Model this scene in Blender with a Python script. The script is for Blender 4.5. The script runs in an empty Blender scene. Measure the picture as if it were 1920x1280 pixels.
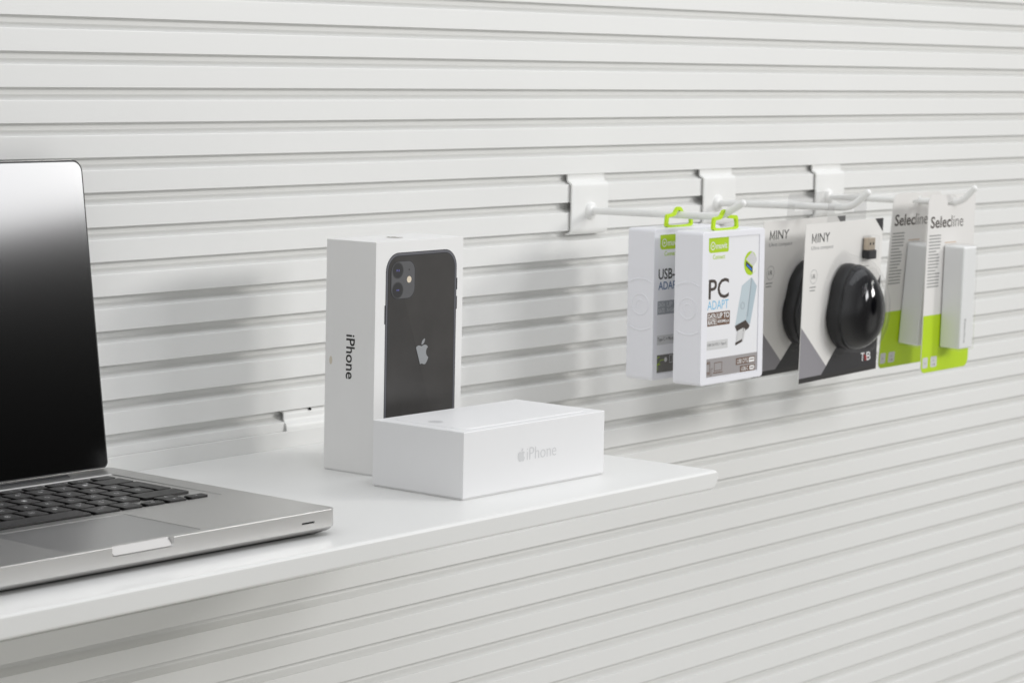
import bpy, bmesh, math, random
from math import sin, cos, radians, pi, sqrt, hypot
from mathutils import Matrix, Vector
random.seed(4)
S = bpy.context.scene
MM = 0.001
COL = S.collection

# ------------------------------------------------------------------ camera, world, lamps
YAW, PITCH, ROLL = 0.88978507, -0.03361651, 0.01814946
fw = Vector((sin(YAW)*cos(PITCH), cos(YAW)*cos(PITCH), sin(PITCH)))
r0 = Vector((cos(YAW), -sin(YAW), 0)); u0 = r0.cross(fw)
rv = r0*cos(ROLL)+u0*sin(ROLL); uv_ = -r0*sin(ROLL)+u0*cos(ROLL)
cam = bpy.data.cameras.new('camera'); camo = bpy.data.objects.new('camera', cam); COL.objects.link(camo)
m = Matrix.Identity(4)
for i in range(3):
    m[i][0] = rv[i]; m[i][1] = uv_[i]; m[i][2] = -fw[i]
m.translation = Vector((-1.260, -1.38660, 0.30966))
camo.matrix_world = m
cam.sensor_width = 36; cam.lens = 36*4718.35/1920; cam.shift_y = -368.07/1920
cam.clip_start = 0.01; cam.clip_end = 50
cam.dof.use_dof = True; cam.dof.focus_distance = 1.82; cam.dof.aperture_fstop = 18
S.camera = camo

WS, WF = 1.38, 0.54
W = bpy.data.worlds.new('World'); S.world = W; W.use_nodes = True
nt = W.node_tree; bg = nt.nodes['Background']
tc = nt.nodes.new('ShaderNodeTexCoord'); sx = nt.nodes.new('ShaderNodeSeparateXYZ'); rp = nt.nodes.new('ShaderNodeValToRGB')
mr = nt.nodes.new('ShaderNodeMapRange'); mr.inputs[1].default_value = -1; mr.inputs[2].default_value = 1
nt.links.new(tc.outputs['Generated'], sx.inputs[0]); nt.links.new(sx.outputs[2], mr.inputs[0])
nt.links.new(mr.outputs[0], rp.inputs[0]); nt.links.new(rp.outputs[0], bg.inputs[0])
els = rp.color_ramp.elements
els[0].position = 0.0; els[0].color = (0.62, 0.615, 0.58, 1)
els[1].position = 1.0; els[1].color = (0.92, 0.93, 0.96, 1)
e = els.new(0.5); e.color = (0.57, 0.565, 0.55, 1)
e = els.new(0.7); e.color = (0.90, 0.91, 0.92, 1)
# world strength by direction, with a dark and a bright patch added
def dirfac(az, el, a0, a1, v0, v1):
    dp = nt.nodes.new('ShaderNodeVectorMath'); dp.operation = 'DOT_PRODUCT'
    az, el = radians(az), radians(el)
    dp.inputs[1].default_value = (sin(az)*cos(el), -cos(az)*cos(el), sin(el))
    nt.links.new(tc.outputs['Generated'], dp.inputs[0])
    q = nt.nodes.new('ShaderNodeMapRange'); q.interpolation_type = 'SMOOTHSTEP'
    q.inputs[1].default_value = cos(radians(a0)); q.inputs[2].default_value = cos(radians(a1)); q.inputs[3].default_value = v0; q.inputs[4].default_value = v1
    nt.links.new(dp.outputs['Value'], q.inputs[0]); return q.outputs[0]
front = dirfac(15, 0, 85, 20, WS, WF)
dark = dirfac(36.5, 2.5, 13.5, 7.2, 1.0, 0.03)  # dark patch added to the world so the screen reflects black
glow_patch = dirfac(36, -18, 22, 8, 1.0, 2.6)  # bright low patch added to the world to lighten the laptop's front edge
m3 = nt.nodes.new('ShaderNodeMath'); m3.operation = 'MULTIPLY'
mm = nt.nodes.new('ShaderNodeMath'); mm.operation = 'MULTIPLY'
nt.links.new(front, mm.inputs[0]); nt.links.new(dark, mm.inputs[1]); nt.links.new(mm.outputs[0], m3.inputs[0]); nt.links.new(glow_patch, m3.inputs[1]); nt.links.new(m3.outputs[0], bg.inputs[1])

def area(name, pos, target, size, power, color=(1, 1, 1), size_y=None, spread=None):
    l = bpy.data.lights.new(name, 'AREA'); l.energy = power; l.color = color
    l.shape = 'RECTANGLE'; l.size = size; l.size_y = size_y or size
    if spread: l.spread = radians(spread)
    o = bpy.data.objects.new(name, l); COL.objects.link(o)
    p = Vector(pos)*MM; t = Vector(target)*MM
    o.location = p; o.rotation_euler = (t-p).to_track_quat('-Z', 'Y').to_euler()
    return o
area('key_softbox', (2860, -3000, 1200), (350, -60, 120), 0.48, 44, (1, 0.985, 0.955))
area('fill_softbox', (1030, -1550, 650), (-150, -60, 190), 0.42, 7.2, (0.99, 0.99, 1), size_y=0.26)
area('added_top_light', (700, -900, 1700), (700, -150, 0), 2.6, 8.0, (0.93, 0.96, 1), size_y=0.7)  # overhead light added to brighten the shelf top and slat ledges
S.view_settings.view_transform = 'Standard'; S.view_settings.look = 'None'
S.view_settings.exposure = -0.22; S.view_settings.gamma = 1; S.view_settings.use_curve_mapping = False
S.cycles.max_bounces = 10; S.cycles.transparent_max_bounces = 16
S.cycles.caustics_reflective = False; S.cycles.caustics_refractive = False

# ------------------------------------------------------------------ materials
def mat(name, col, rough=0.5, metal=0.0, ior=1.5, coat=0.0, bump=None, vary=None, aniso=0):
    M = bpy.data.materials.new(name); M.use_nodes = True
    n = M.node_tree; b = n.nodes['Principled BSDF']
    b.inputs['Base Color'].default_value = (*col, 1)
    b.inputs['Roughness'].default_value = rough; b.inputs['Metallic'].default_value = metal
    b.inputs['IOR'].default_value = ior
    b.inputs['Coat Weight'].default_value = coat; b.inputs['Coat Roughness'].default_value = 0.08
    t = n.nodes.new('ShaderNodeTexCoord')
    if bump:
        sc, st = bump
        nz = n.nodes.new('ShaderNodeTexNoise'); nz.inputs['Scale'].default_value = sc; nz.inputs['Detail'].default_value = 2
        bp = n.nodes.new('ShaderNodeBump'); bp.inputs['Strength'].default_value = st; bp.inputs['Distance'].default_value = 0.0002
        n.links.new(t.outputs['Object'], nz.inputs['Vector']); n.links.new(nz.outputs[0], bp.inputs['Height'])
        n.links.new(bp.outputs[0], b.inputs['Normal'])
    if vary:      # faint dirt / tone unevenness
        sc, amt = vary
        nz = n.nodes.new('ShaderNodeTexNoise'); nz.inputs['Scale'].default_value = sc; nz.inputs['Detail'].default_value = 6
        nz.inputs['Roughness'].default_value = 0.6
        cr = n.nodes.new('ShaderNodeValToRGB')
        cr.color_ramp.elements[0].position = 0.3; cr.color_ramp.elements[1].position = 0.7
        cr.color_ramp.elements[0].color = (*[c*(1-amt) for c in col], 1)
        cr.color_ramp.elements[1].color = (*[min(1, c*(1+amt*0.5)) for c in col], 1)
        n.links.new(t.outputs['Object'], nz.inputs['Vector']); n.links.new(nz.outputs[0], cr.inputs[0])
        n.links.new(cr.outputs[0], b.inputs['Base Color'])
        rr = n.nodes.new('ShaderNodeMapRange'); rr.inputs[3].default_value = rough*0.9; rr.inputs[4].default_value = min(1, rough*1.12)
        n.links.new(nz.outputs[0], rr.inputs[0]); n.links.new(rr.outputs[0], b.inputs['Roughness'])
    return M

def clear(name, tint=(1, 1, 1), rough=0.05, ior=1.45, gain=1.0):
    M = bpy.data.materials.new(name); M.use_nodes = True
    n = M.node_tree; n.nodes.clear()
    o = n.nodes.new('ShaderNodeOutputMaterial'); mx = n.nodes.new('ShaderNodeMixShader')
    tr = n.nodes.new('ShaderNodeBsdfTransparent'); tr.inputs[0].default_value = (*tint, 1)
    gl = n.nodes.new('ShaderNodeBsdfGlossy'); gl.inputs['Roughness'].default_value = rough
    fr = n.nodes.new('ShaderNodeFresnel'); fr.inputs[0].default_value = ior
    mu = n.nodes.new('ShaderNodeMath'); mu.operation = 'MULTIPLY'; mu.inputs[1].default_value = gain
    n.links.new(fr.outputs[0], mu.inputs[0]); n.links.new(mu.outputs[0], mx.inputs[0])
    n.links.new(tr.outputs[0], mx.inputs[1]); n.links.new(gl.outputs[0], mx.inputs[2]); n.links.new(mx.outputs[0], o.inputs[0])
    return M

M_WALL = mat('white_powder_coat', (.80, .80, .785), .40, bump=(750, .17), vary=(3, .014))
M_SHELF = mat('white_shelf_paint', (.76, .76, .745), .42, bump=(1100, .06), vary=(5, .015))
M_HOOK = mat('white_hook_paint', (.83, .83, .815), .30)
M_CARD1 = mat('white_carton', (.81, .805, .795), .55, bump=(2500, .05), vary=(14, .02))
M_CARD2 = mat('white_satin_carton', (.80, .80, .805), .38, bump=(2500, .03), vary=(10, .015))
M_TRAY = mat('white_tray', (.74, .74, .735), .6)
M_ALU = mat('bead_blasted_aluminium', (.59, .585, .575), .36, 1.0, bump=(9000, .12), vary=(9, .02))
M_SCOOP = mat('polished_scoop', (.42, .415, .41), .55, 1.0)
M_ALU2 = mat('trackpad_surface', (.50, .50, .50), .30, 1.0)
M_KEY = mat('black_key_plastic', (.009, .0085, .0085), .34, ior=1.3, bump=(6000, .08))
M_LEG = mat('key_legend_white', (.75, .75, .75), .5)
M_GLASS = mat('black_screen_glass', (.002, .002, .002), .11, ior=1.55)
M_GASK = mat('black_rubber', (.01, .01, .011), .5)
M_BLK = mat('black_print', (.018, .017, .016), .5)
M_HOLE = mat('dark_slot', (.01, .01, .01), .7)
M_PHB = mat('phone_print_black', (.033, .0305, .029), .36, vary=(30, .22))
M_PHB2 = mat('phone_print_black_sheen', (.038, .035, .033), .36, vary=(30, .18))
M_PHE = mat('phone_print_edge', (.11, .11, .125), .40)
M_PHD = mat('phone_print_outline', (.018, .018, .022), .42)
M_PHC = mat('phone_print_camera', (.085, .085, .090), .42)
M_LENS = mat('lens_print', (.022, .022, .024), .35)
M_LENSR = mat('lens_ring_print', (.045, .045, .047), .35)
M_BLUE = mat('lens_blue_print', (.12, .12, .38), .4)
M_FLASH = mat('flash_print', (.72, .62, .48), .4)
M_LOGO = mat('silver_logo_print', (.29, .30, .31), .38)
M_FOIL = mat('pale_grey_foil', (.60, .60, .60), .25)
M_FOIL2 = mat('light_grey_print', (.64, .645, .65), .3)
M_DARKM = mat('dark_slit', (.30, .28, .25), .6)
M_STAIN = mat('beige_stain', (.66, .60, .50), .6)
M_MUV = mat('white_plastic', (.80, .80, .84), .38, bump=(400, .02))
M_MUVC = mat('white_glossy_insert', (.80, .80, .82), .28)
M_GREEN = mat('lime_green_print', (.42, .62, .004), .35)
M_GREENP = mat('lime_green_plastic', (.50, .74, .01), .32)
M_GREENC = mat('lime_green_card', (.47, .67, .001), .5, vary=(12, .04))
M_WHITE = mat('white_print', (.82, .82, .82), .4)
M_BRN = mat('dark_brown_print', (.045, .032, .026), .4)
M_BADGE = mat('brown_badge_print', (.14, .075, .045), .4)
M_CYAN = mat('cyan_print', (.17, .50, .74), .4)
M_NAVY = mat('navy_print', (.06, .13, .27), .4)
M_PALE = mat('pale_blue_grey_print', (.50, .58, .62), .4)
M_PALE2 = mat('pale_blue_side_print', (.42, .51, .56), .4)
M_GBAND = mat('grey_band_print', (.33, .31, .31), .4)
M_DBAND = mat('dark_grey_band_print', (.13, .125, .115), .4)
M_SBADGE = mat('silver_badge_print', (.30, .32, .34), .3)
M_LGREY = mat('light_grey_badge', (.60, .60, .60), .4)
M_GTXT = mat('grey_text_print', (.22, .22, .22), .45)
M_BLUE2 = mat('usb_blue_print', (.02, .18, .60), .4)
M_MCARD = mat('off_white_blister_card', (.77, .755, .73), .42, vary=(8, .012))
M_MGREY = mat('lilac_grey_print', (.26, .25, .27), .4)
M_MDARK = mat('charcoal_print', (.024, .023, .026), .40, ior=1.4)
M_MBLK = mat('near_black_print', (.012, .010, .010), .36)
M_MSH = mat('glossy_black_shell', (.003, .003, .004), .07, ior=1.5)
M_MSIDE = mat('matte_black_side', (.011, .011, .012), .36, ior=1.4)
M_GOLD = mat('plug_metal', (.55, .47, .38), .35, .7)
M_RED = mat('red_print', (.60, .02, .02), .4)
M_ORG = mat('orange_brown_print', (.45, .26, .10), .5)
M_SCARD = mat('selecline_white_card', (.75, .735, .715), .42, vary=(8, .012))
M_BANK = mat('light_grey_block', (.80, .805, .80), .45)
M_BLIS = clear('clear_blister', (.988, .988, .988), .04, 1.38, .2)
M_TAB = clear('clear_hang_tab', (.992, .992, .994), .10, 1.25, .3)

# ------------------------------------------------------------------ mesh helpers (millimetres)
def link(name, me, mt, parent=None, sharp=35):
    if mt is not None and not me.materials: me.materials.append(mt)
    me.name = name
    if sharp is not None:
        for p in me.polygons: p.use_smooth = True
        me.set_sharp_from_angle(angle=radians(sharp))
    o = bpy.data.objects.new(name, me); COL.objects.link(o)
    if sharp is not None:
        wn = o.modifiers.new('wn', 'WEIGHTED_NORMAL'); wn.keep_sharp = True; wn.weight = 80
    if parent is not None: o.parent = parent
    return o

def bm_obj(name, bm, mt, parent=None, M=None, sharp=35, scale=True):
    if scale: bmesh.ops.scale(bm, vec=(MM, MM, MM), verts=bm.verts)
    if M is not None:
        MM4 = M.copy(); MM4.translation = M.translation*MM
        bmesh.ops.transform(bm, matrix=MM4, verts=bm.verts)
    bmesh.ops.recalc_face_normals(bm, faces=bm.faces)
    me = bpy.data.meshes.new(name); bm.to_mesh(me); bm.free()
    return link(name, me, mt, parent, sharp)

def rbox(bm, x0, y0, z0, x1, y1, z1, r=0.5, seg=2):
    t = bmesh.new(); bmesh.ops.create_cube(t, size=1)
    for v in t.verts:
        v.co = Vector(((x0+x1)/2+v.co.x*(x1-x0), (y0+y1)/2+v.co.y*(y1-y0), (z0+z1)/2+v.co.z*(z1-z0)))
    if r > 0: bmesh.ops.bevel(t, geom=list(t.edges), offset=r, segments=seg, profile=.5, affect='EDGES')
    add(bm, t)

def add(bm, t):
    me = bpy.data.meshes.new('t'); t.to_mesh(me); t.free(); bm.from_mesh(me); bpy.data.meshes.remove(me)

def rrect(x0, z0, x1, z1, r, n=6):
    r = [r]*4 if not isinstance(r, (list, tuple)) else r    # bl, br, tr, tl
    out = []
    for (cx, cz, a0, q) in ((x0, z0, pi, r[0]), (x1, z0, 1.5*pi, r[1]), (x1, z1, 0, r[2]), (x0, z1, .5*pi, r[3])):
        ccx = cx+(q if cx == x0 else -q); ccz = cz+(q if cz == z0 else -q)
        if q <= 0: out.append((cx, cz)); continue
        for i in range(n+1):
            a = a0+i*(pi/2)/n; out.append((ccx+q*cos(a), ccz+q*sin(a)))
    return out

def circle(cx, cz, r, n=32, rz=None):
    rz = rz or r
    return [(cx+r*cos(2*pi*i/n), cz+rz*sin(2*pi*i/n)) for i in range(n)]

def inset(p, d):
    n = len(p); out = []
    ar = sum(p[i][0]*p[(i+1) % n][1]-p[(i+1) % n][0]*p[i][1] for i in range(n)); sg = 1 if ar > 0 else -1
    for i in range(n):
        a, b, c = p[i-1], p[i], p[(i+1) % n]
        e1 = Vector((b[0]-a[0], b[1]-a[1])); e2 = Vector((c[0]-b[0], c[1]-b[1]))
        if e1.length < 1e-9: e1 = e2
        if e2.length < 1e-9: e2 = e1
        e1.normalize(); e2.normalize()
        n1 = Vector((-e1.y, e1.x))*sg; n2 = Vector((-e2.y, e2.x))*sg
        v = n1+n2; v = v/max(.3, v.length_squared)*2
        out.append((b[0]+v.x*d, b[1]+v.y*d))
    return out

def rings(bm, rs, cap0=True, cap1=True):
    """loft of equal-length closed rings of 3-D points"""
    vs = [[bm.verts.new(p) for p in r] for r in rs]
    n = len(rs[0])
    for a, b in zip(vs, vs[1:]):
        for i in range(n):
            bm.faces.new((a[i], a[(i+1) % n], b[(i+1) % n], b[i]))
    if cap0: bm.faces.new(vs[0][::-1])
    if cap1: bm.faces.new(vs[-1])

def prism_xy(bm, poly, prof):
    """poly in x,y ; prof = list of (inset, z)"""
    rings(bm, [[(x, y, z) for x, y in (inset(poly, d) if d else poly)] for d, z in prof])

def prism_xz(bm, poly, prof):
    """poly in x,z ; prof = list of (inset, y)"""
    rings(bm, [[(x, y, z) for x, z in (inset(poly, d) if d else poly)] for d, y in prof])

def tube(bm, pts, r, n=12, rr=None, cap=True):
    pts = [Vector(p) for p in pts]; prev = None; rs = []
    for i, p in enumerate(pts):
        t = (pts[min(i+1, len(pts)-1)]-pts[max(i-1, 0)]).normalized()
        if prev is None:
            a = Vector((0, 0, 1)) if abs(t.z) < .9 else Vector((1, 0, 0))
            nn = t.cross(a).normalized()
        else:
            nn = (prev-t*prev.dot(t)).normalized()
        prev = nn; b = t.cross(nn); q = rr[i] if rr else r
        rs.append([p+(nn*cos(2*pi*k/n)+b*sin(2*pi*k/n))*q for k in range(n)])
    rings(bm, rs, cap, cap)

def flat_mesh(loops, extr=0.0, res=3):
    """filled 2-D shape (even-odd holes) as mesh in the xy plane"""
    cu = bpy.data.curves.new('c', 'CURVE'); cu.dimensions = '2D'; cu.fill_mode = 'BOTH'; cu.extrude = extr
    for lp in loops:
        sp = cu.splines.new('POLY'); sp.points.add(len(lp)-1); sp.use_cyclic_u = True
        for q, p in zip(sp.points, lp): q.co = (p[0], p[1], 0, 1)
    o = bpy.data.objects.new('c', cu); me = bpy.data.meshes.new_from_object(o)
    bpy.data.objects.remove(o); bpy.data.curves.remove(cu)
    return me

def text_mesh(s, bold=0.0, shear=0.0, space=1.0):
    cu = bpy.data.curves.new('t', 'FONT'); cu.body = s; cu.size = 10; cu.fill_mode = 'BOTH'
    cu.offset = bold; cu.resolution_u = 3; cu.space_character = space; cu.shear = shear
    o = bpy.data.objects.new('t', cu); me = bpy.data.meshes.new_from_object(o)
    bpy.data.objects.remove(o); bpy.data.curves.remove(cu)
    return me

def T(s, u0, v0, u1, v1, bold=0.0, rot=0, space=1.0):
    """text fitted to a box; rot = -1 reads downwards"""
    me = text_mesh(s, bold, 0, space)
    xs = [v.co.x for v in me.vertices]; ys = [v.co.y for v in me.vertices]
    a0, a1, b0, b1 = min(xs), max(xs), min(ys), max(ys)
    for v in me.vertices:
        p = (v.co.x-a0)/(a1-a0); q = (v.co.y-b0)/(b1-b0)
        if rot == 0: v.co = (u0+p*(u1-u0), v0+q*(v1-v0), 0)
        elif rot == -1: v.co = (u0+q*(u1-u0), v1-p*(v1-v0), 0)
    return me

def P(*loops): return flat_mesh(loops)
def line(pts, w):
    out = []
    bm = bmesh.new()
    for a, b in zip(pts, pts[1:]):
        d = Vector((b[0]-a[0], b[1]-a[1])).normalized()*w/2; n = Vector((-d.y, d.x))
        q = [(a[0]-d.x+n.x, a[1]-d.y+n.y), (b[0]+d.x+n.x, b[1]+d.y+n.y), (b[0]+d.x-n.x, b[1]+d.y-n.y), (a[0]-d.x-n.x, a[1]-d.y-n.y)]
        bm.faces.new([bm.verts.new((x, y, 0)) for x, y in q])
    me = bpy.data.meshes.new('l'); bm.to_mesh(me); bm.free(); return me
def ring(cx, cz, r, w, n=32): return P(circle(cx, cz, r, n), circle(cx, cz, r-w, n))

def frame(o, u, v, su=1.0):
    u = Vector(u).normalized(); v = Vector(v).normalized(); w = u.cross(v); u = u*su
    M = Matrix.Identity(4)
    for i in range(3): M[i][0] = u[i]; M[i][1] = v[i]; M[i][2] = w[i]
    M.translation = Vector(o); return M

def art(name, items, mt, parent, F, layer=1, step=0.06):
    """printed shapes on a face; F maps (u, v, outward) in mm to the thing"""
    bm = bmesh.new()
    for me in items:
        bm.from_mesh(me); bpy.data.meshes.remove(me)
    for v in bm.verts: v.co = F @ Vector((v.co.x, v.co.y, layer*step))
    n = (F.to_3x3() @ Vector((0, 0, 1)))
    bmesh.ops.scale(bm, vec=(MM, MM, MM), verts=bm.verts)
    bm.normal_update()
    for f in bm.faces:
        if f.normal.dot(n) < 0: f.normal_flip()
    me = bpy.data.meshes.new(name); bm.to_mesh(me); bm.free()
    return link(name, me, mt, parent, None)

def boolean(o, cutters):
    o.modifiers.clear()
    for c in cutters:
        md = o.modifiers.new('b', 'BOOLEAN'); md.operation = 'DIFFERENCE'; md.solver = 'EXACT'; md.object = c
    bpy.context.view_layer.update()
    dg = bpy.context.evaluated_depsgraph_get()
    me = bpy.data.meshes.new_from_object(o.evaluated_get(dg))
    o.modifiers.clear(); wn = o.modifiers.new('wn', 'WEIGHTED_NORMAL'); wn.keep_sharp = True; wn.weight = 80; old = o.data; o.data = me; nm = old.name; bpy.data.meshes.remove(old); me.name = nm
    for c in cutters:
        d = c.data; bpy.data.objects.remove(c); bpy.data.meshes.remove(d)
    for p in me.polygons: p.use_smooth = True
    me.set_sharp_from_angle(angle=radians(35))

def thing(name, label, cat, loc, rotz=0, group=None, rotx=0):
    o = bpy.data.objects.new(name, None); COL.objects.link(o)
    o.empty_display_size = .02
    o.location = Vector(loc)*MM; o.rotation_euler = (rotx, 0, rotz)
    o['label'] = label; o['category'] = cat
    if group: o['group'] = group
    return o

def copy_tree(o, parent=None):
    c = o.copy(); COL.objects.link(c)
    if parent is not None: c.parent = parent
    for ch in list(o.children): copy_tree(ch, c)
    return c

# ------------------------------------------------------------------ slatted wall
PIT = 25.5
def slat_prof():
    pts = []
    for k in range(-19, 58):
        b = 284.325-k*PIT                       # bottom edge of slat k
        # slat face down to bottom edge, groove below it
        pts += [(0, b+PIT-9.2-.9), (0, b+.35), (.1, b+.1), (.35, b), (7.4, b+.05), (7.9, b-.4),
                (8, b-1.2), (8, b-4.6), (7.8, b-5.2), (7.2, b-5.9), (6, b-6.7), (4.3, b-7.7), (2.8, b-8.7), (1.7, b-9.15), (1.0, b-9.22), (.6, b-9.05), (.35, b-9.0), (.12, b-9.12), (.0, b-9.4)]
    return pts
bm = bmesh.new(); pr = slat_prof()
xs = [-1900, 3600]
vs = [[bm.verts.new((x, y, z)) for y, z in pr] for x in xs]
for i in range(len(pr)-1): bm.faces.new((vs[0][i], vs[1][i], vs[1][i+1], vs[0][i+1]))
zt, zb = pr[0][1], pr[-1][1]
bk = [[bm.verts.new((x, 17, zt)), bm.verts.new((x, 17, zb))] for x in xs]
bm.faces.new((vs[0][0], bk[0][0], bk[1][0], vs[1][0])); bm.faces.new((bk[0][0], bk[0][1], bk[1][1], bk[1][0]))
bm.faces.new((vs[0][-1], vs[1][-1], bk[1][1], bk[0][1]))
for j in (0, 1): bm.faces.new(vs[j]+[bk[j][1], bk[j][0]])
wall = bm_obj('slatted_wall', bm, M_WALL, sharp=50)
wall['label'] = 'white ribbed metal wall panel of horizontal slats behind everything'; wall['category'] = 'wall'

# ------------------------------------------------------------------ shelf
shelf = thing('shelf', 'long white metal shelf with rounded front edge carrying laptop and cartons', 'shelf', (0, 0, 0))
bm = bmesh.new()
poly = rrect(-1900, -14.5, 330, 0, [3.6, 9, 3.6, 3.6], 8)
prism_xz(bm, poly, [(0, -3), (0, -304.6), (.25, -305.8), (.7, -306.9), (1.2, -307.5), (2.2, -307.9)])
bm_obj('shelf_board', bm, M_SHELF, shelf, sharp=40)
bm = bmesh.new(); rbox(bm, -1900, -2.8, -14.5, 329.5, -.6, 13, .5)
bm_obj('back_flange', bm, M_SHELF, shelf)
# hanging strip that hooks into the groove above the flange
def sprof(bm, x0, x1, pts, th):
    """sheet strip: centre line pts (y,z) swept along x with thickness th"""
    n = len(pts); L = []; R = []
    for i, p in enumerate(pts):
        a = Vector(pts[max(i-1, 0)]); b = Vector(pts[min(i+1, n-1)]); t = (b-a).normalized(); nn = Vector((-t.y, t.x))*th/2
        L.append((p[0]+nn.x, p[1]+nn.y)); R.append((p[0]-nn.x, p[1]-nn.y))
    ringp = L+R[::-1]
    rings(bm, [[(x, y, z) for y, z in ringp] for x in (x0, x1)])
bm = bmesh.new()
sprof(bm, 171.5, 326, [(5.6, 28.5), (3.2, 28.2), (1.9, 27.2), (1.6, 25), (1.6, 22.8), (1.2, 21), (.3, 19.4), (-.8, 18.4), (-1.6, 17), (-1.9, 15), (-1.9, 12)], 1.4)
bm_obj('hanging_strip', bm, M_WALL, shelf, sharp=50)
bm = bmesh.new(); tube(bm, [(201, .9, 27.7), (201, .55, 28.1)], 1.3, 12)
bm_obj('rivet_hole', bm, M_HOLE, shelf)

# ------------------------------------------------------------------ logo outline
def svgpath(cmds):
    pts = []; x = y = 0; lp = []
    for c in cmds:
        if c[0] == 'M': x, y = c[1:]; lp = [(x, y)]
        elif c[0] == 'c':
            a = c[1:]
            for j in range(0, len(a), 6):
                x1, y1, x2, y2, x3, y3 = a[j:j+6]
                for i in range(1, 7):
                    t = i/6; q = 1-t
                    lp.append((x+3*q*q*t*x1+3*q*t*t*x2+t**3*x3, y+3*q*q*t*y1+3*q*t*t*y2+t**3*y3))
                x += x3; y += y3
    return lp
LG1 = svgpath([('M', 12.152, 6.896), ('c', -.948, 0, -2.415, -1.078, -3.96, -1.04, -2.04, .027, -3.91, 1.183, -4.961, 3.014,
  -2.117, 3.675, -.546, 9.103, 1.519, 12.09, 1.013, 1.454, 2.208, 3.09, 3.792, 3.039, 1.52, -.065, 2.09, -.987, 3.935, -.987,
  1.831, 0, 2.35, .987, 3.96, .948, 1.637, -.026, 2.676, -1.48, 3.676, -2.948, 1.156, -1.688, 1.636, -3.325, 1.662, -3.415,
  -.039, -.013, -3.182, -1.221, -3.22, -4.857, -.026, -3.04, 2.48, -4.494, 2.597, -4.559, -1.429, -2.09, -3.623, -2.324, -4.39, -2.376,
  -2, -.156, -3.675, 1.09, -4.61, 1.09)])
LG2 = svgpath([('M', 15.53, 3.83), ('c', .843, -1.012, 1.4, -2.427, 1.245, -3.83, -1.207, .052, -2.662, .805, -3.532, 1.818,
  -.78, .896, -1.454, 2.338, -1.273, 3.714, 1.338, .104, 2.715, -.688, 3.559, -1.701)])
def logo(cx, cz, h):
    s = h/24
    return [[(cx+(x-11.9)*s, cz+(12-y)*s) for x, y in L] for L in (LG1, LG2)]
def clip(poly, a, b):
    """keep the part right of the line a->b (going down)"""
    f = lambda p: (b[0]-a[0])*(p[1]-a[1])-(b[1]-a[1])*(p[0]-a[0])
    out = []
    for i, p in enumerate(poly):
        q = poly[(i+1) % len(poly)]; fp, fq = f(p), f(q)
        if fp >= 0: out.append(p)
        if fp*fq < 0:
            t = fp/(fp-fq); out.append((p[0]+(q[0]-p[0])*t, p[1]+(q[1]-p[1])*t))
    return out

# ------------------------------------------------------------------ tall phone carton
tall = thing('phone_carton', 'tall upright white phone carton with black phone picture on front', 'box', (119.3, -141.6, 0), radians(1.02))
TW, TD, TH = 102.2, 49.1, 173.4
bm = bmesh.new(); rbox(bm, 0, 0, 1.0, TW, TD, TH, .35, 2)
bm_obj('lid', bm, M_CARD1, tall)
bm = bmesh.new(); rbox(bm, .5, .5, 0, TW-.5, TD-.5, 3, .2, 1)
bm_obj('tray', bm, M_TRAY, tall)
FF = frame((0, 0, 0), (1, 0, 0), (0, 0, 1), 1.028)
px0, px1, pz0, pz1 = 11.0, 91.8, 12.0, 164.6
ph = art('phone_picture', [P(rrect(px0, pz0, px1, pz1, 14, 10))], M_PHD, tall, FF, 1)
art('phone_edge', [P(rrect(px0+.5, pz0+.5, px1-.5, pz1-.5, 13.5, 10), rrect(px0+2.2, pz0+2.2, px1-2.2, pz1-2.2, 11.8, 10))], M_PHE, ph, FF, 2)
body = rrect(px0+3.0, pz0+3.0, px1-3.0, pz1-3.0, 11.0, 10)
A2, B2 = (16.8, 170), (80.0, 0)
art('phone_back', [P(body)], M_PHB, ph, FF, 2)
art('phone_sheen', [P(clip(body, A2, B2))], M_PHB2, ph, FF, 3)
for bx0, bz0, bx1, bz1 in ((px1-.2, 133, px1+.9, 142), (px1-.2, 118, px1+.9, 128), (px0-.9, 112, px0+.2, 126)):
    art('side_button', [P(rrect(bx0, bz0, bx1, bz1, .2, 1))], M_PHD, ph, FF, 1)
cm = art('camera_module', [P(rrect(16.4, 129.6, 43.6, 158.4, 8, 8))], M_PHD, ph, FF, 4)
art('module_plate', [P(rrect(17.0, 130.2, 43.0, 157.8, 7.5, 8))], M_PHC, cm, FF, 5)
for cz in (151.3, 136.6):
    ln = art('lens', [P(circle(24.1, cz, 6.2, 36))], M_LENSR, ph, FF, 6)
    art('lens_glass', [P(circle(24.1, cz, 5.4, 36))], M_LENS, ln, FF, 7)
    art('lens_glint', [P(circle(22.9, cz+.1, .5, 10, .9)), P(circle(25.1, cz-.1, .5, 10, .9))] if cz > 140 else [P(circle(23.1, cz, .6, 10)), P(circle(25.0, cz, .6, 10)), P(rrect(23, cz-.25, 25, cz+.25, 0))], M_BLUE, ln, FF, 8)
art('flash', [P(circle(36.8, 144.0, 2.5, 24))], M_FLASH, ph, FF, 6)
art('microphone', [P(circle(36.7, 151.4, .7, 16))], M_LENS, ph, FF, 6)
LL = logo(51.9, 88.3, 19.6)
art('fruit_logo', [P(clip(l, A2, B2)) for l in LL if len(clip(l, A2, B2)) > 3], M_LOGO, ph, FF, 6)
FL = frame((0, TD, 0), (0, -1, 0), (0, 0, 1))          # left side, u from back to front
art('side_lettering', [T('iPhone', 21.0, 70, 29.6, 103.2, .12, -1)], M_BLK, tall, FL, 2)
art('stain', [P(circle(5.8, 82.6, 1.5, 14, 3.2))], M_STAIN, tall, FL, 1)
FT = frame((0, 0, TH), (1, 0, 0), (0, 1, 0))
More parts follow.
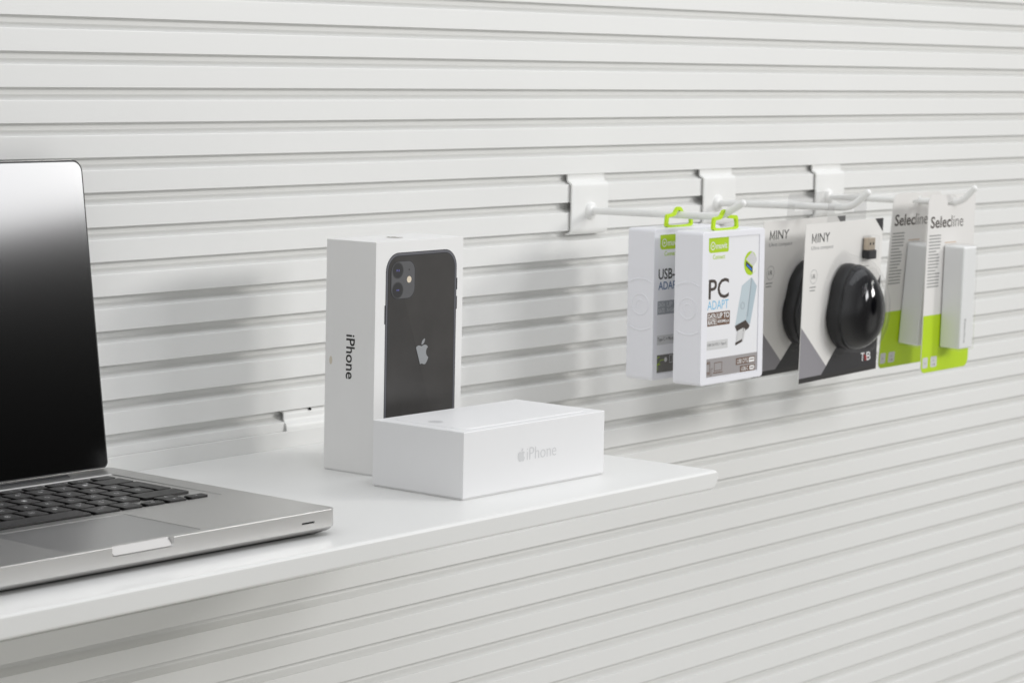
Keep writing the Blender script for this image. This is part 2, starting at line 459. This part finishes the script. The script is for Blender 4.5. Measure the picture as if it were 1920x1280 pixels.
art('top_logo', [P(*[l]) for l in logo(50, 27, 15)], M_DARKM, tall, FT, 2)

# ------------------------------------------------------------------ flat phone carton
flat = thing('phone_carton', 'low white phone carton lying flat in front with pale grey logo', 'box', (87.1, -256.2, 0), radians(-.54))
SW, SD, SH = 162.5, 86.6, 48.1
bm = bmesh.new(); rbox(bm, 0, 0, 1.2, SW, SD, SH, .6, 3)
bm_obj('lid', bm, M_CARD2, flat)
bm = bmesh.new(); rbox(bm, .9, .9, 0, SW-.9, SD-.9, 4, .3, 1)
bm_obj('tray', bm, M_TRAY, flat)
bm = bmesh.new()
prism_xy(bm, rrect(10, 9, 153.5, 78, 9, 8), [(-.0, SH-.2), (0, SH+.15), (.3, SH+.4)])
emb = bm_obj('embossed_phone_outline', bm, M_CARD2, flat, sharp=60)
FT2 = frame((0, 0, SH+.42), (1, 0, 0), (0, 1, 0))
art('home_button', [P(circle(24, 47.5, 5.6, 36))], M_FOIL2, emb, FT2, 1)
FG = frame((0, 0, 0), (1, 0, 0), (0, 0, 1), 1.038)
lg = logo(61.9, 25.4, 9.6)
art('front_logo', [P(*[l]) for l in lg], M_FOIL2, flat, FG, 2)
art('front_lettering', [T('iPhone', 68.0, 21.0, 100.8, 30.0, -.13)], M_FOIL2, flat, FG, 2)

# ------------------------------------------------------------------ laptop
LW, LD = 325.0, 227.0
ang = radians(-1.358)
fr = Vector((-64.0, -276.89))
# centre = corner - R*(LW/2, -LD/2)
R2 = Matrix.Rotation(ang, 2); c2 = fr-R2 @ Vector((LW/2, -LD/2))
lap = thing('laptop', 'open silver aluminium laptop with black keys and dark screen on shelf', 'laptop', (c2.x, c2.y, 0), ang)
bp = rrect(-LW/2, -LD/2, LW/2, LD/2, 6.5, 8)
bm = bmesh.new()
prism_xy(bm, bp, [(0.35, 5.4), (0, 5.7), (0, 16.7), (.1, 16.92), (.3, 17)])
base = bm_obj('base', bm, M_ALU, lap)
def cutter(fn):
    b = bmesh.new(); fn(b); o = bm_obj('cut', b, None, None, sharp=None)
    o.parent = lap; return o
def c_tray(b): prism_xy(b, rrect(-LW/2+17, -26, LW/2-18, 88.5, 3, 4), [(1.2, 16.45), (0, 17.3), (0, 20)])
def c_notch(b): prism_xz(b, rrect(-27.9, 11.2, 20.8, 25, 2.2, 5), [(0, -LD/2-3), (0, -LD/2+.3), (1.9, -LD/2+3.6)])
def c_pad(b): prism_xy(b, rrect(-57.3, -107.5, 49.3, -34, 2.5, 4), [(0, 16.45), (0, 20)])
def c_slot(b): prism_xz(b, rrect(130.0, 9.9, 141.5, 11.1, .55, 4), [(0, -LD/2-2), (0, -LD/2+1.5)])
boolean(base, [cutter(f) for f in (c_tray, c_notch, c_pad, c_slot)])
bm = bmesh.new()
prism_xy(bm, bp, [(13, 1.0), (8, 1.5), (4.5, 2.4), (2.2, 3.6), (1.0, 4.7), (.6, 5.35)])
bm_obj('bottom_case', bm, M_ALU, lap, sharp=60)
for fx in (-1, 1):
    for fy in (-1, 1):
        bm = bmesh.new(); tube(bm, [(fx*132, fy*85, 0), (fx*132, fy*85, 1.4)], 8, 24)
        bm_obj('rubber_foot', bm, M_GASK, lap)
bm = bmesh.new(); prism_xy(bm, rrect(-56.9, -107.1, 48.9, -34.4, 2.2, 4), [(0, 16.3), (0, 16.7), (.2, 16.85)])
bm_obj('trackpad', bm, M_ALU2, lap)
bm = bmesh.new()
prism_xz(bm, rrect(-26.9, 11.7, 19.8, 16.75, [1.7, 1.7, .05, .05], 5), [(0, -LD/2+.4), (0, -LD/2+1.2)])
for v in bm.verts: v.co.y += (v.co.z-11.7)*.5
bm_obj('thumb_scoop', bm, M_SCOOP, lap)
bm = bmesh.new(); rbox(bm, 130.2, -LD/2+.6, 10.0, 141.3, -LD/2+1.4, 11.0, 0)
bm_obj('indicator_slot', bm, M_HOLE, lap)
# hinge cover
bm = bmesh.new(); tube(bm, [(-122, 99.5, 13.9), (114, 99.5, 13.9)], 4.4, 20)
bm_obj('hinge', bm, M_GASK, lap)
# keys
U = 19.0
def keybm(x0, y0, x1, y1):
    b = bmesh.new(); prism_xy(b, rrect(x0, y0, x1, y1, 1.3, 3), [(0, 15.8), (0, 17.9), (.12, 18.2), (.45, 18.35)]); return b
FK = frame((0, 0, 18.35), (1, 0, 0), (0, 1, 0))
def key(x0, y0, x1, y1, leg=None, small=None, big=.52):
    k = bm_obj('key', keybm(x0, y0, x1, y1), M_KEY, lap)
    items = []
    if leg:
        h = 3.6 if len(leg) == 1 else 2.0
        w = (3.0 if len(leg) == 1 else 1.5*len(leg)); cx = (x0+x1)/2; cy = (y0+y1)/2
        if y1-y0 < 11: h *= .75; w *= .75
        items.append(T(leg, cx-w/2, cy-h/2, cx+w/2, cy+h/2))
    if small: items.append(T(small, x1-2.2-1.3*len(small), y1-4.6, x1-2.2, y1-2.8))
    if items: art('legend', items, M_LEG, k, FK, 1)
    return k
KX0 = -142.5; GAP = 3.0
def row(y0, h, defs, x=KX0):
    for d in defs:
        lab, w = d[0], d[1]; sm = d[2] if len(d) > 2 else None
        if lab != 'skip': key(x+GAP/2, y0, x+w*U-GAP/2, y0+h, lab or None, sm)
        x += w*U
RP = 18.6; KH = 15.9
y5 = -24.3
ys = [y5+i*RP for i in range(5)]
row(ys[4]+RP, 8.6, [('esc', 1.0357), *[('F%d' % i, 1.0357) for i in range(1, 13)], ('', 1.0357)])
row(ys[4], KH, [('@', 1, '#'), ('&', 1, '1'), ('é', 1, '2'), ('"', 1, '3'), ("'", 1, '4'), ('(', 1, '5'), ('§', 1, '6'), ('è', 1, '7'), ('!', 1, '8'), ('ç', 1, '9'), ('à', 1, '0'), (')', 1, '°'), ('-', 1, '_'), ('', 1.5)])
row(ys[3], KH, [('', 1.5), *[(c, 1) for c in 'AZERTYUIOP^$']])
row(ys[2], KH, [('', 1.75), *[(c, 1) for c in 'QSDFGHJKLMù`']])
row(ys[1], KH, [('', 1.25), ('<', 1, '>'), *[(c, 1) for c in 'WXCVBN'], (',', 1, '?'), (';', 1, '.'), (':', 1, '/'), ('=', 1, '+'), ('', 2.25)])
row(ys[0], KH, [('fn', 1), ('ctrl', 1), ('alt', 1), ('cmd', 1.25), ('', 5), ('cmd', 1.25, 'cmd'), ('alt', 1, 'alt')])
xa = KX0+11.5*U
for i, (yy, g) in enumerate(((0, '<'), (0, 'v'), (0, '>'))):
    key(xa+i*U+GAP/2, ys[0], xa+(i+1)*U-GAP/2, ys[0]+7.4, g)
key(xa+U+GAP/2, ys[0]+8.4, xa+2*U-GAP/2, ys[0]+15.9, '^')
# return key, L shaped
ex1 = KX0+14.5*U-GAP/2; exa = KX0+13.5*U+GAP/2; exb = KX0+13.75*U+GAP/2
bm = bmesh.new()
Lp = [(exb, ys[2]), (ex1, ys[2]), (ex1, ys[3]+KH), (exa, ys[3]+KH), (exa, ys[3]), (exb, ys[3])]
prism_xy(bm, Lp, [(0, 15.8), (0, 17.9), (.12, 18.2), (.45, 18.35)])
bm_obj('key', bm, M_KEY, lap)
# lid
TILT = radians(8.8); LH = 219.0
hy, hz = 107.5, 17.3
Lm = Matrix.Translation(Vector((-5.0, hy, hz))) @ Matrix.Rotation(-TILT, 4, 'X')
bm = bmesh.new()
prism_xz(bm, rrect(-LW/2, 0, LW/2, LH, [5, 5, 9, 9], 8), [(.3, 0), (0, .3), (0, 3.6), (.8, 5.2), (3, 6.4), (7, 6.9)])
lid = bm_obj('screen_lid', bm, M_ALU, lap, Lm)
bm = bmesh.new()
prism_xz(bm, rrect(-LW/2+.35, .5, LW/2-.35, LH-.4, [4.5, 4.5, 8.3, 8.3], 8), [(.2, -.75), (0, -.5), (0, .05)])
bm_obj('rubber_rim', bm, M_GASK, lid, Lm)
bm = bmesh.new()
prism_xz(bm, rrect(-LW/2+1.6, 1.2, LW/2-1.6, LH-1.6, [3.8, 3.8, 7.4, 7.4], 8), [(.25, -1.15), (0, -.95), (0, -.7)])
bm_obj('screen_glass', bm, M_GLASS, lid, Lm)

# ------------------------------------------------------------------ display hooks
def hook(x, z, px, ybend, tipo, tipu, label, rise=.022):
    t = thing('display_hook', label, 'hook', (x, 0, z), group='white display hooks on the slatted wall')
    bm = bmesh.new()
    # upper hooked tongue and main plate (one pressed sheet)
    sprof(bm, 0, 54, [(2.9, 36.5), (2.7, 33), (2.6, 30), (2.5, 28.2), (2.0, 26.9), (.9, 26.0), (-1.2, 25.1), (-2.3, 24.1), (-2.6, 22.8), (-2.6, 19), (-2.6, -15), (-2.4, -17.3), (-1.4, -19), (.4, -20.2), (2.6, -20.8), (4.6, -20.8)], 1.8)
    bm_obj('plate', bm, M_HOOK, t, sharp=50)
    bm = bmesh.new()
    lr = []
    for a, rr_ in ((0, 8.2), (.35, 7.9), (.7, 6.9), (1.0, 5.6), (1.25, 4.4), (1.4, 3.6)):
        lr.append([(px+rr_*cos(2*pi*k/28), -3.4-4.2*sin(a), rr_*sin(2*pi*k/28)) for k in range(28)])
    rings(bm, lr)
    bm_obj('boss', bm, M_HOOK, t, sharp=60)
    pts = [(px, -3, 0), (px, -30, 27*rise), (px, ybend+12, -(ybend+12)*rise)]
    zb_ = -ybend*rise
    for i in range(1, 7):
        a = i/6; q = 1-a
        p0 = (ybend+10, zb_-.2); p1 = (ybend, zb_); p2 = (ybend-7, zb_+7*tipu/tipo)
        pts.append((px, q*q*p0[0]+2*q*a*p1[0]+a*a*p2[0], q*q*p0[1]+2*q*a*p1[1]+a*a*p2[1]))
    pts.append((px, ybend-tipo, zb_+tipu))
    rr = [3.3]*len(pts)
    d = Vector((0, -tipo, tipu)).normalized(); e0 = Vector(pts[-1])
    for k, f in ((.5, 3.2), (1.6, 2.9), (2.5, 2.1), (3.0, .9)):
        pts.append(tuple(e0+d*k)); rr.append(f)
    bm = bmesh.new(); tube(bm, pts, 3.3, 16, rr)
    bm_obj('prong', bm, M_HOOK, t, sharp=60)
    return t
hook(534.5, 174.4, 27.7, -146, 23, 13, 'white display hook nearest the cartons, holding two white adapter boxes', .013)
hook(743, 174.6, 23.2, -154, 18, 15, 'white display hook in the middle, holding two computer mouse packs', .02)
hook(945, 174.6, 23.0, -158, 15, 15, 'white display hook farthest right, holding two green and white cards', .008)

# ------------------------------------------------------------------ adapter boxes
def adapter_box(loc, label, variant, rot):
    t = thing('adapter_box', label, 'box', loc, rot, group='adapter boxes hanging on the first hook')
    BW, BD, BH = 101.6, 28.7, 132.3
    wl = 9.2 if variant == 'pc' else 6.2
    bm = bmesh.new()
    prism_xz(bm, rrect(0, 0, BW, BH, 3.5, 6), [(1.2, BD), (.35, BD-.35), (0, BD-1.2), (0, 1.2), (.35, .35), (1.2, 0)])
    b = bm_obj('case', bm, M_MUV, t)
    bm = bmesh.new(); prism_xz(bm, rrect(wl, 5.6, BW-9, BH-5.4, .8, 3), [(0, -2), (0, 1.2)])
    c = bm_obj('cut', bm, None, None, sharp=None); c.parent = t
    boolean(b, [c])
    bm = bmesh.new(); rbox(bm, wl+.2, .8, 5.8, BW-9.2, 1.6, BH-5.6, 0)
    ins = bm_obj('printed_insert', bm, M_MUVC, t)
    # embossed rings on both narrow sides
    for sx_ in (0, 1):
        bm = bmesh.new(); cz = 66
        for R_, rad, a0, a1 in ((22.5, .9, 0, 360), (9.0, .7, 0, 360), (4.0, .6, -60, 150)):
            run = []
            for i in range(0, 97):
                a = radians(a0+(a1-a0)*i/96); yy = BD/2+R_*cos(a); zz = cz+R_*sin(a)
                if 2 < yy < BD-2: run.append((BW if sx_ else 0, yy, zz))
                else:
                    if len(run) > 3: tube(bm, run, rad, 8)
                    run = []
            if len(run) > 3: tube(bm, run, rad, 8)
        for v in bm.verts:
            v.co.x = (BW+(v.co.x-BW)*.6) if sx_ else v.co.x*.6
        bm_obj('embossed_ring', bm, M_MUV, t, sharp=80)
    Z = -32.8   # picture heights below were measured from the shelf
    F = frame((-2.1 if variant == 'pc' else -2.9, .8, Z), (1, 0, 0), (0, 0, 1), 1.052 if variant == 'pc' else 1.02)
    lab = art('brand_label', [P([(12.2, 160), (42.4, 160), (42.4, 148.5), *[(40.4+2*cos(a), 148.5+2*sin(a)-.0) for a in [-i*pi/8 for i in range(1, 4)]], (40.4, 146.7), (15.2, 146.7), (12.9, 147.6), (12.2, 149.3)])], M_GREEN, ins, F, 1)
    art('brand_lettering', [ring(18.2, 152.6, 3.6, .8), P(circle(18.2, 152.6, 1.0, 16)), T('muvit', 23, 149.8, 40, 154.8, .12)], M_WHITE, ins, F, 3)
    art('green_lettering', [T('Connect', 18.6, 141.0, 37.0, 145.0, .1)], M_GREEN, ins, F, 1)
    if variant == 'pc':
        art('title_lettering', [T('PC', 13.2, 106.5, 44.0, 124.0, .12)], M_BRN, ins, F, 1)
        art('subtitle_lettering', [T('ADAPT', 11.8, 97.6, 43.8, 105.2, .0)], M_CYAN, ins, F, 1)
        art('rate_badge', [P(rrect(12, 83.4, 46.2, 95.2, .6, 2))], M_BADGE, ins, F, 1)
        art('rate_lettering', [T('DATA', 13.2, 90.2, 24.6, 94.0, .22), T('RATE', 13.2, 84.6, 24.6, 88.4, .22), P(rrect(13.2, 89.0, 24.6, 89.5, 0)), P(rrect(25.9, 84.2, 26.4, 94.4, 0)), T('UP TO', 27.4, 89.4, 45.0, 94.2, .22), T('480Mbps', 27.4, 84.6, 45.0, 88.2, .04)], M_WHITE, ins, F, 3)
        art('type_strip', [P(rrect(11, 62.8, 43.8, 70.6, .3, 1))], M_LGREY, ins, F, 1)
        art('type_lettering', [T('USB 3.0 OTG > Type-C', 13, 65.4, 42, 68.4)], M_GTXT, ins, F, 3)
        art('bottom_band', [P(rrect(12.1, 39.4, 90.6, 55.2, .1, 1))], M_GBAND, ins, F, 1)
        art('badge', [P(rrect(57.2, 46.4, 86.6, 52.2, .3, 1)), P(rrect(63.8, 39.6, 86.6, 45.0, .3, 1))], M_BADGE, ins, F, 3)
        art('badge_lettering', [T('USB OTG', 58.6, 47.4, 75.6, 51.2, .05), P(rrect(77, 47.2, 85.6, 51.4, .4, 2), rrect(77.8, 49.2, 84.8, 50.0, 0)),
             T('USB-C', 65.4, 40.6, 76.4, 44.2, .05), P(rrect(78, 40.5, 85.6, 44.2, 1.6, 4), rrect(79.3, 41.9, 84.3, 42.8, .2, 1))], M_WHITE, ins, F, 5)
        art('device_icon', [line([(12.6, 42), (17, 42), (17, 52.4), (12.6, 52.4)], .6), line([(12.6, 43.4), (15.6, 43.4)], .8), line([(12.6, 51.2), (15.6, 51.2)], .8),
             line([(24, 44.2), (35.4, 44.2), (35.4, 51.2), (24, 51.2), (24, 44.2)], .5), line([(22.6, 42.4), (36.6, 42.4)], .7), line([(17.4, 40.6), (19.2, 40.6), (19.2, 46.4), (21.4, 46.4)], .4)], M_BADGE, ins, F, 3)
        # adapter photograph
        ap = art('adapter_picture', [P([(54.8, 81), (70.4, 84.8), (78.8, 122), (64.2, 115.6)])], M_PALE, ins, F, 1)
        art('adapter_side', [P([(70.8, 84.4), (78.0, 80.6), (87.6, 114), (79.2, 122)])], M_PALE2, ap, F, 2)
        art('adapter_collar', [P([(54.2, 80.8), (70.8, 85), (77.4, 79.6), (75.6, 77.4), (70.4, 75.4), (57.6, 75.8)])], M_BRN, ap, F, 3)
        art('adapter_plug', [P([(58.2, 76.4), (67.6, 78.4), (64.8, 66.6), (56.2, 65.2)]), P([(68.4, 78.2), (70.6, 76.6), (67.6, 66.8), (65.6, 66.6)])], M_LGREY, ap, F, 4)
        art('plug_tip', [P([(55.6, 66.2), (65.8, 68.6), (65.6, 66.2), (55.6, 63.8)])], M_BRN, ap, F, 5)
        art('adapter_detail', [line([(73.6, 88), (79.0, 121)], .35), ring(65.6, 98, 3.0, .35, 20)], M_SBADGE, ap, F, 5)
        rd = art('round_picture', [P(circle(76.8, 134.6, 10.0, 40, 10.6))], M_GREEN, ins, F, 1)
        art('port_top', [P([(69.2, 138.6), (79.4, 145.0), (86.6, 138.8), (86.4, 136), (80.6, 131.6)])], M_LGREY, rd, F, 2)
        art('port_side', [P([(80.6, 131.4), (86.8, 136.4), (86.0, 130), (80.6, 124.6)])], M_WHITE, rd, F, 2)
        art('port_front', [P([(69.6, 137.0), (80.0, 131.0), (79.9, 126.0), (69.4, 132.8)])], M_BRN, rd, F, 3)
        art('port_tongue', [P([(70.8, 134.4), (79.0, 129.4), (79.0, 127.6), (70.8, 132.6)])], M_BLUE2, rd, F, 4)
    else:
        art('title_lettering', [T('USB-C', 10.6, 120.6, 43.0, 130.0, .16)], M_BLK, ins, F, 1)
        art('subtitle_lettering', [T('ADAPT', 10.6, 111.6, 42.5, 118.6, .1)], M_NAVY, ins, F, 1)
        art('rate_badge', [P(rrect(9.8, 90, 45, 101.8, .5, 2))], M_SBADGE, ins, F, 1)
        art('rate_lettering', [T('DATA', 11, 96.6, 20.4, 100.4, .02), T('RATE', 11, 91.4, 20.4, 95.2, .02), T('UP TO', 23.4, 96.0, 43, 100.6, .02), T('5Gbps', 23.4, 91.2, 43, 94.8, .02)], M_FOIL2, ins, F, 3)
        art('type_strip', [P(rrect(9.4, 63.4, 44, 71.8, .3, 1))], M_LGREY, ins, F, 1)
        art('type_lettering', [T('Type C > Micro USB', 10.6, 66.0, 42.5, 69.8)], M_BLK, ins, F, 3)
        art('bottom_band', [P(rrect(10.6, 39.2, 94, 54.6, .1, 1))], M_DBAND, ins, F, 1)
        art('band_icon', [line([(11.6, 41.5), (11.6, 46), (16, 50), (20.6, 50)], .5), line([(10.4, 46.4), (15, 46.4)], .7), line([(11, 52), (14, 53)], .6)], M_GREEN, ins, F, 3)
        art('plug_icon', [P(circle(23.2, 50, 2.1, 20))], M_LGREY, ins, F, 3)
        art('phone_icon', [line([(29, 47), (33, 47), (33, 53.4), (29, 53.4), (29, 47)], .5)], M_FOIL2, ins, F, 3)
    # green plastic hanger, a flat loop standing on the case top
    zc = BH; hx = 27.5
    out = [(hx-1, zc-.5), (hx-1.2, zc+4), (hx-.2, zc+10.4), (hx+1.4, zc+11.6), (hx+11, zc+12.2), (hx+13.5, zc+15.6), (hx+16, zc+17.6), (hx+20, zc+17.8), (hx+23, zc+15.8), (hx+25, zc+12.6), (hx+36, zc+12.2), (hx+38.4, zc+11), (hx+39.4, zc+5), (hx+40, zc-.5)]
    inn = [(hx+2.4, zc+1.6), (hx+2.2, zc+4.5), (hx+2.8, zc+8.2), (hx+3.6, zc+8.8), (hx+12.6, zc+9.6), (hx+15.4, zc+13.4), (hx+17.2, zc+14.8), (hx+19, zc+14.8), (hx+21, zc+13.2), (hx+23.4, zc+9.6), (hx+34.6, zc+9.2), (hx+35.8, zc+8), (hx+36.4, zc+4.5), (hx+36.4, zc+1.6)]
    def rnd(p):
        for _ in range(2):
            n_ = []
            for a_, b_ in zip(p, p[1:]+p[:1]):
                n_ += [(a_[0]*.78+b_[0]*.22, a_[1]*.78+b_[1]*.22), (a_[0]*.22+b_[0]*.78, a_[1]*.22+b_[1]*.78)]
            p = n_
        return p
    me = flat_mesh([rnd(out), rnd(inn)], 1.3)
    for v in me.vertices: v.co = Vector((v.co.x*MM, (v.co.z+8)*MM, v.co.y*MM))
    link('hang_loop', me, M_GREENP, t, 30)
    return t
adapter_box((514.5, -161, 33.1), 'white box with lime label reading PC ADAPT, in front on the hook', 'pc', .03)
adapter_box((514, -110.5, 33.1), 'white box reading USB ADAPT, half hidden behind the front PC ADAPT box', 'usb', 0)

# ------------------------------------------------------------------ mouse packs
def mouse_pack(loc, rotz, rotx, label):
    t = thing('mouse_pack', label, 'mouse pack', loc, rotz, 'mouse blister packs on the middle hook', rotx)
    CW, Z0, Z1 = 158.5, 17.5-165, 164-165.0
    bm = bmesh.new(); rbox(bm, 0, 0, Z0, CW, .6, Z1, 0)
    card = bm_obj('card', bm, M_MCARD, t)
    F = frame((-6.0, 0, -165), (1, 0, 0), (0, 0, 1), 1.08)
    art('title_lettering', [T('INY', 27.5, 146.6, 50.2, 155.0, .05), line([(17.9, 146.9), (17.9, 154.4)], 1.3), line([(24.6, 146.9), (24.6, 154.4)], 1.3), line([(18.0, 154.2), (21.25, 148.2), (24.5, 154.2)], .95)], M_BLK, card, F, 1)
    art('subtitle_lettering', [T('Ultra compact', 17, 139.0, 57.5, 143.4)], M_GTXT, card, F, 1)
    art('round_icon', [ring(23.6, 115.2, 6.6, .35), ], M_GTXT, card, F, 1)
    art('icon_symbol', [T('1R', 20, 113.2, 26.8, 117.4, .02)], M_MDARK, card, F, 1)
    art('small_lettering', [P(rrect(17, 105.0, 28.4, 105.9, 0)), P(rrect(17.6, 102.0, 27, 102.9, 0)), P(rrect(116, 118.6, 128, 119.4, 0)), P(rrect(119, 116.0, 126, 116.8, 0))], M_GTXT, card, F, 1)
    art('grey_triangle', [P([(5.6, 69.5), (54.8, 29.6), (46.2, 22.2), (5.6, 22.2)])], M_MGREY, card, F, 1)
    art('dark_panel', [P([(54.8, 29.6), (70, 43.5), (140, 95), (152.4, 109), (152.4, 22.2), (46.2, 22.2)])], M_MDARK, card, F, 1)
    art('black_strip', [P(rrect(5.6, 17.6, 152.4, 22.2, 0))], M_MBLK, card, F, 1)
    art('corner_triangle', [P([(136, 163.8), (152.4, 163.8), (152.4, 150.5)])], M_MDARK, card, F, 1)
    art('brand_lettering', [T('T', 121, 27.6, 128.4, 35.6, .05), T('B', 132, 27.6, 140.4, 35.6, .05)], M_WHITE, card, F, 2)
    art('brand_mark', [T("'n", 127, 27.6, 132.8, 34.5, .05)], M_RED, card, F, 3)
    # mouse: side body and glossy top cover, each a rounded height field
    CX, CZ = 77.0, 84.3-165
    def outl(th, gx=0.0, left=True):
        """egg outline, narrow nose on top, waisted thumb side"""
        c_, s_ = cos(th), sin(th)
        x = 32.5*c_; z = (41.2 if s_ > 0 else 40.5)*s_
        w = 1-.26*(max(0, z)/41)**2+.03*math.exp(-((z+18)/18)**2)
        if c_ < 0 and left: w *= 1-.13*math.exp(-((z-10)/13)**2)
        return x*w, z
    N = 56
    def layer(y, r, dx=0.0, dz=0.0, left=True, grow=0.0):
        o_ = []
        for i in range(N):
            th = 2*pi*i/N; x, z = outl(th, 0, left)
            o_.append((CX+dx+(x+grow*cos(th))*r, y, CZ+dz+(z+grow*sin(th))*r))
        return o_
    bm = bmesh.new()
    rings(bm, [layer(-.7, .93), layer(-3, .985), layer(-8, .995, .3), layer(-11, .985, .6), layer(-13, .97, 1.0), layer(-14.5, .93, 1.4), layer(-15, .85, 1.6)])
    ms = bm_obj('mouse', bm, M_MSIDE, t, sharp=50)
    bm = bmesh.new(); L_ = [layer(-9, .93, 1.6, 0), layer(-11.5, .975, 1.3, 0)]
    for i in range(1, 12):
        q = i/12*pi/2; L_.append(layer(-12.5-27*sin(q), .99*max(.02, cos(q)**.9), 1.3+4.4*sin(q), -4*sin(q)**2, q < .7))
    L_.append(layer(-39.55, .012, 5.7, -4, False)); rings(bm, L_)
    bm_obj('top_shell', bm, M_MSH, ms, sharp=60)
    bm = bmesh.new(); L_ = [layer(-.65, 1.0, 1, 2, False, 9), layer(-1.5, 1.0, 1, 2, False, 7), layer(-14, 1.0, 1.8, 2, False, 5), layer(-22, .985, 2.6, 1.5, False, 4)]
    for i in range(1, 12):
        q = i/12*pi/2; L_.append(layer(-22-19.5*sin(q), .985*max(.02, cos(q)**.8), 2.6+3*sin(q), 1.5-5*sin(q)**2, False, 4))
    rings(bm, L_, cap0=False)
    bm_obj('blister', bm, M_BLIS, t, sharp=80)
    # usb receiver in its own small blister
    bm = bmesh.new(); rbox(bm, 116.5, -6.5, 135-165, 130.5, -1, 146.5-165, .3, 1)
    rc = bm_obj('usb_receiver', bm, M_GOLD, t)
    bm = bmesh.new(); rbox(bm, 115.5, -8, 126.5-165, 131.5, -.8, 135-165, .6, 2)
    bm_obj('receiver_cap', bm, M_MDARK, rc)
    bm = bmesh.new(); rbox(bm, 119, -6.7, 140-165, 121.2, -6.4, 142.3-165, 0); rbox(bm, 125.4, -6.7, 140-165, 127.6, -6.4, 142.3-165, 0)
    bm_obj('contact_hole', bm, M_HOLE, rc)
    bm = bmesh.new(); rbox(bm, 113.5, -10, 125-165, 133.5, -.7, 149-165, 1.5, 3)
    bm_obj('receiver_blister', bm, M_BLIS, t)
    # clear hang tab with a slot for the prong
    tabp = rrect(48, -12, 128, 23.5, [1, 1, 4, 4], 4)
    sl = [(x, z) for x, z in rrect(62, 6.5, 102, 13.5, 2.8, 4)]
    me = flat_mesh([tabp, sl], .15)
    for v in me.vertices: v.co = Vector(((v.co.x-5)*MM, (v.co.z+1.2)*MM, v.co.y*MM))
    link('hang_tab', me, M_TAB, t, 30)
    return t
mp = mouse_pack((692.5, -152, 165.5), .08, radians(1.8), 'front mouse pack, black mouse in clear blister with MINY card fully visible')
mq = copy_tree(mp); mq.location = Vector((694, -105.5, 165.5))*MM; mq.rotation_euler = (radians(4.2), 0, .06)
mq['label'] = 'rear mouse pack, MINY card half covered by the adapter box and front pack'

# ------------------------------------------------------------------ green and white cards
def block_pack(loc, rotx, rotz, label):
    t = thing('charger_pack', label, 'charger pack', loc, rotz, 'green and white charger cards on the last hook', rotx)
    CW = 97.5; top = 184.0-177; bot = 8-177.0
    outline = rrect(0, bot, CW, top, [7, 9, 6, 9], 6)
    sl = [(x*1.045+4.2, z) for x, z in [(33, -4), (61, -4), (61, -.5), (52, -.2), (51, 2.4), (48.5, 3.9), (45.5, 3.9), (43, 2.4), (42, -.2), (33, -.5)]]
    me = flat_mesh([outline, sl], .3)
    for v in me.vertices: v.co = Vector((v.co.x*MM, v.co.z*MM, v.co.y*MM))
    card = link('card', me, M_SCARD, t, 30)
    F = frame((1.5, -.3, -177), (1, 0, 0), (0, 0, 1), 1.045)
    F0 = frame((0, -.3, -177), (1, 0, 0), (0, 0, 1))
    lo = [(x, min(z+177, 65)) for x, z in outline]
    art('green_panel', [P(rrect(.2, 8.2, CW-.2, 65, [6.9, 8.9, 0, 0], 6))], M_GREENC, card, F0, 1)
    art('title_lettering', [T('Selec', 4.2, 151.2, 43.6, 162.8, .16), T('line', 44.8, 151.2, 68.5, 162.8, -.06)], M_BRN, card, F, 1)
    bars = []
    for i in range(17):
        z = 143.8-i*3.15; w = 24+random.uniform(-2, 1.5) if i not in (5, 11) else 15
        if 5 < i < 11: w -= 4
        bars.append(P(rrect(2.6, z-.55, 2.6+w, z+.55, 0)))
    art('small_text_block', bars, M_GTXT, card, F, 1)
    art('icon_plate', [P(rrect(1.2, 12.8, 11.4, 23.4, 1.6, 3)), P(rrect(16.8, 12.8, 29, 23.4, 1.6, 3))], M_LGREY, card, F, 2)
    art('icon_symbol', [P(rrect(4.2, 17.6, 8.2, 18.2, 0)), P(rrect(19.5, 15, 22, 15.5, 0)), P(circle(24.4, 15.4, 1.1, 12)), P(rrect(20.5, 19, 24, 19.5, 0))], M_GTXT, card, F, 3)
    art('orange_mark', [P(rrect(34, 135.6, 56, 136.3, .2, 1))], M_ORG, card, F, 1)
    bm = bmesh.new(); rbox(bm, 35, -23.5, 32-177, 61, -.5, 133.5-177, 2.0, 4)
    bk = bm_obj('charger_block', bm, M_BANK, t)
    F2 = frame((3, -23.5, -177), (1, 0, 0), (0, 0, 1))
    art('block_lettering', [T('Selecline', 38.5, 38, 42.5, 62, .02, -1)], M_GTXT, bk, F2, 1)
    bm = bmesh.new(); rbox(bm, 33.4, -25, 30-177, 62.6, -.35, 135-177, 2.6, 4)
    bm_obj('blister', bm, M_BLIS, t)
    return t
bp1 = block_pack((914.7, -152, 177.5), radians(1.7), radians(1), 'front green and white card with pale grey block, nearest the hook tip')
bp2 = copy_tree(bp1); bp2.location = Vector((914, -113, 177.5))*MM; bp2.rotation_euler = (radians(4.8), 0, radians(1))
bp2['label'] = 'rear green and white card, partly hidden and shaded by the front card'
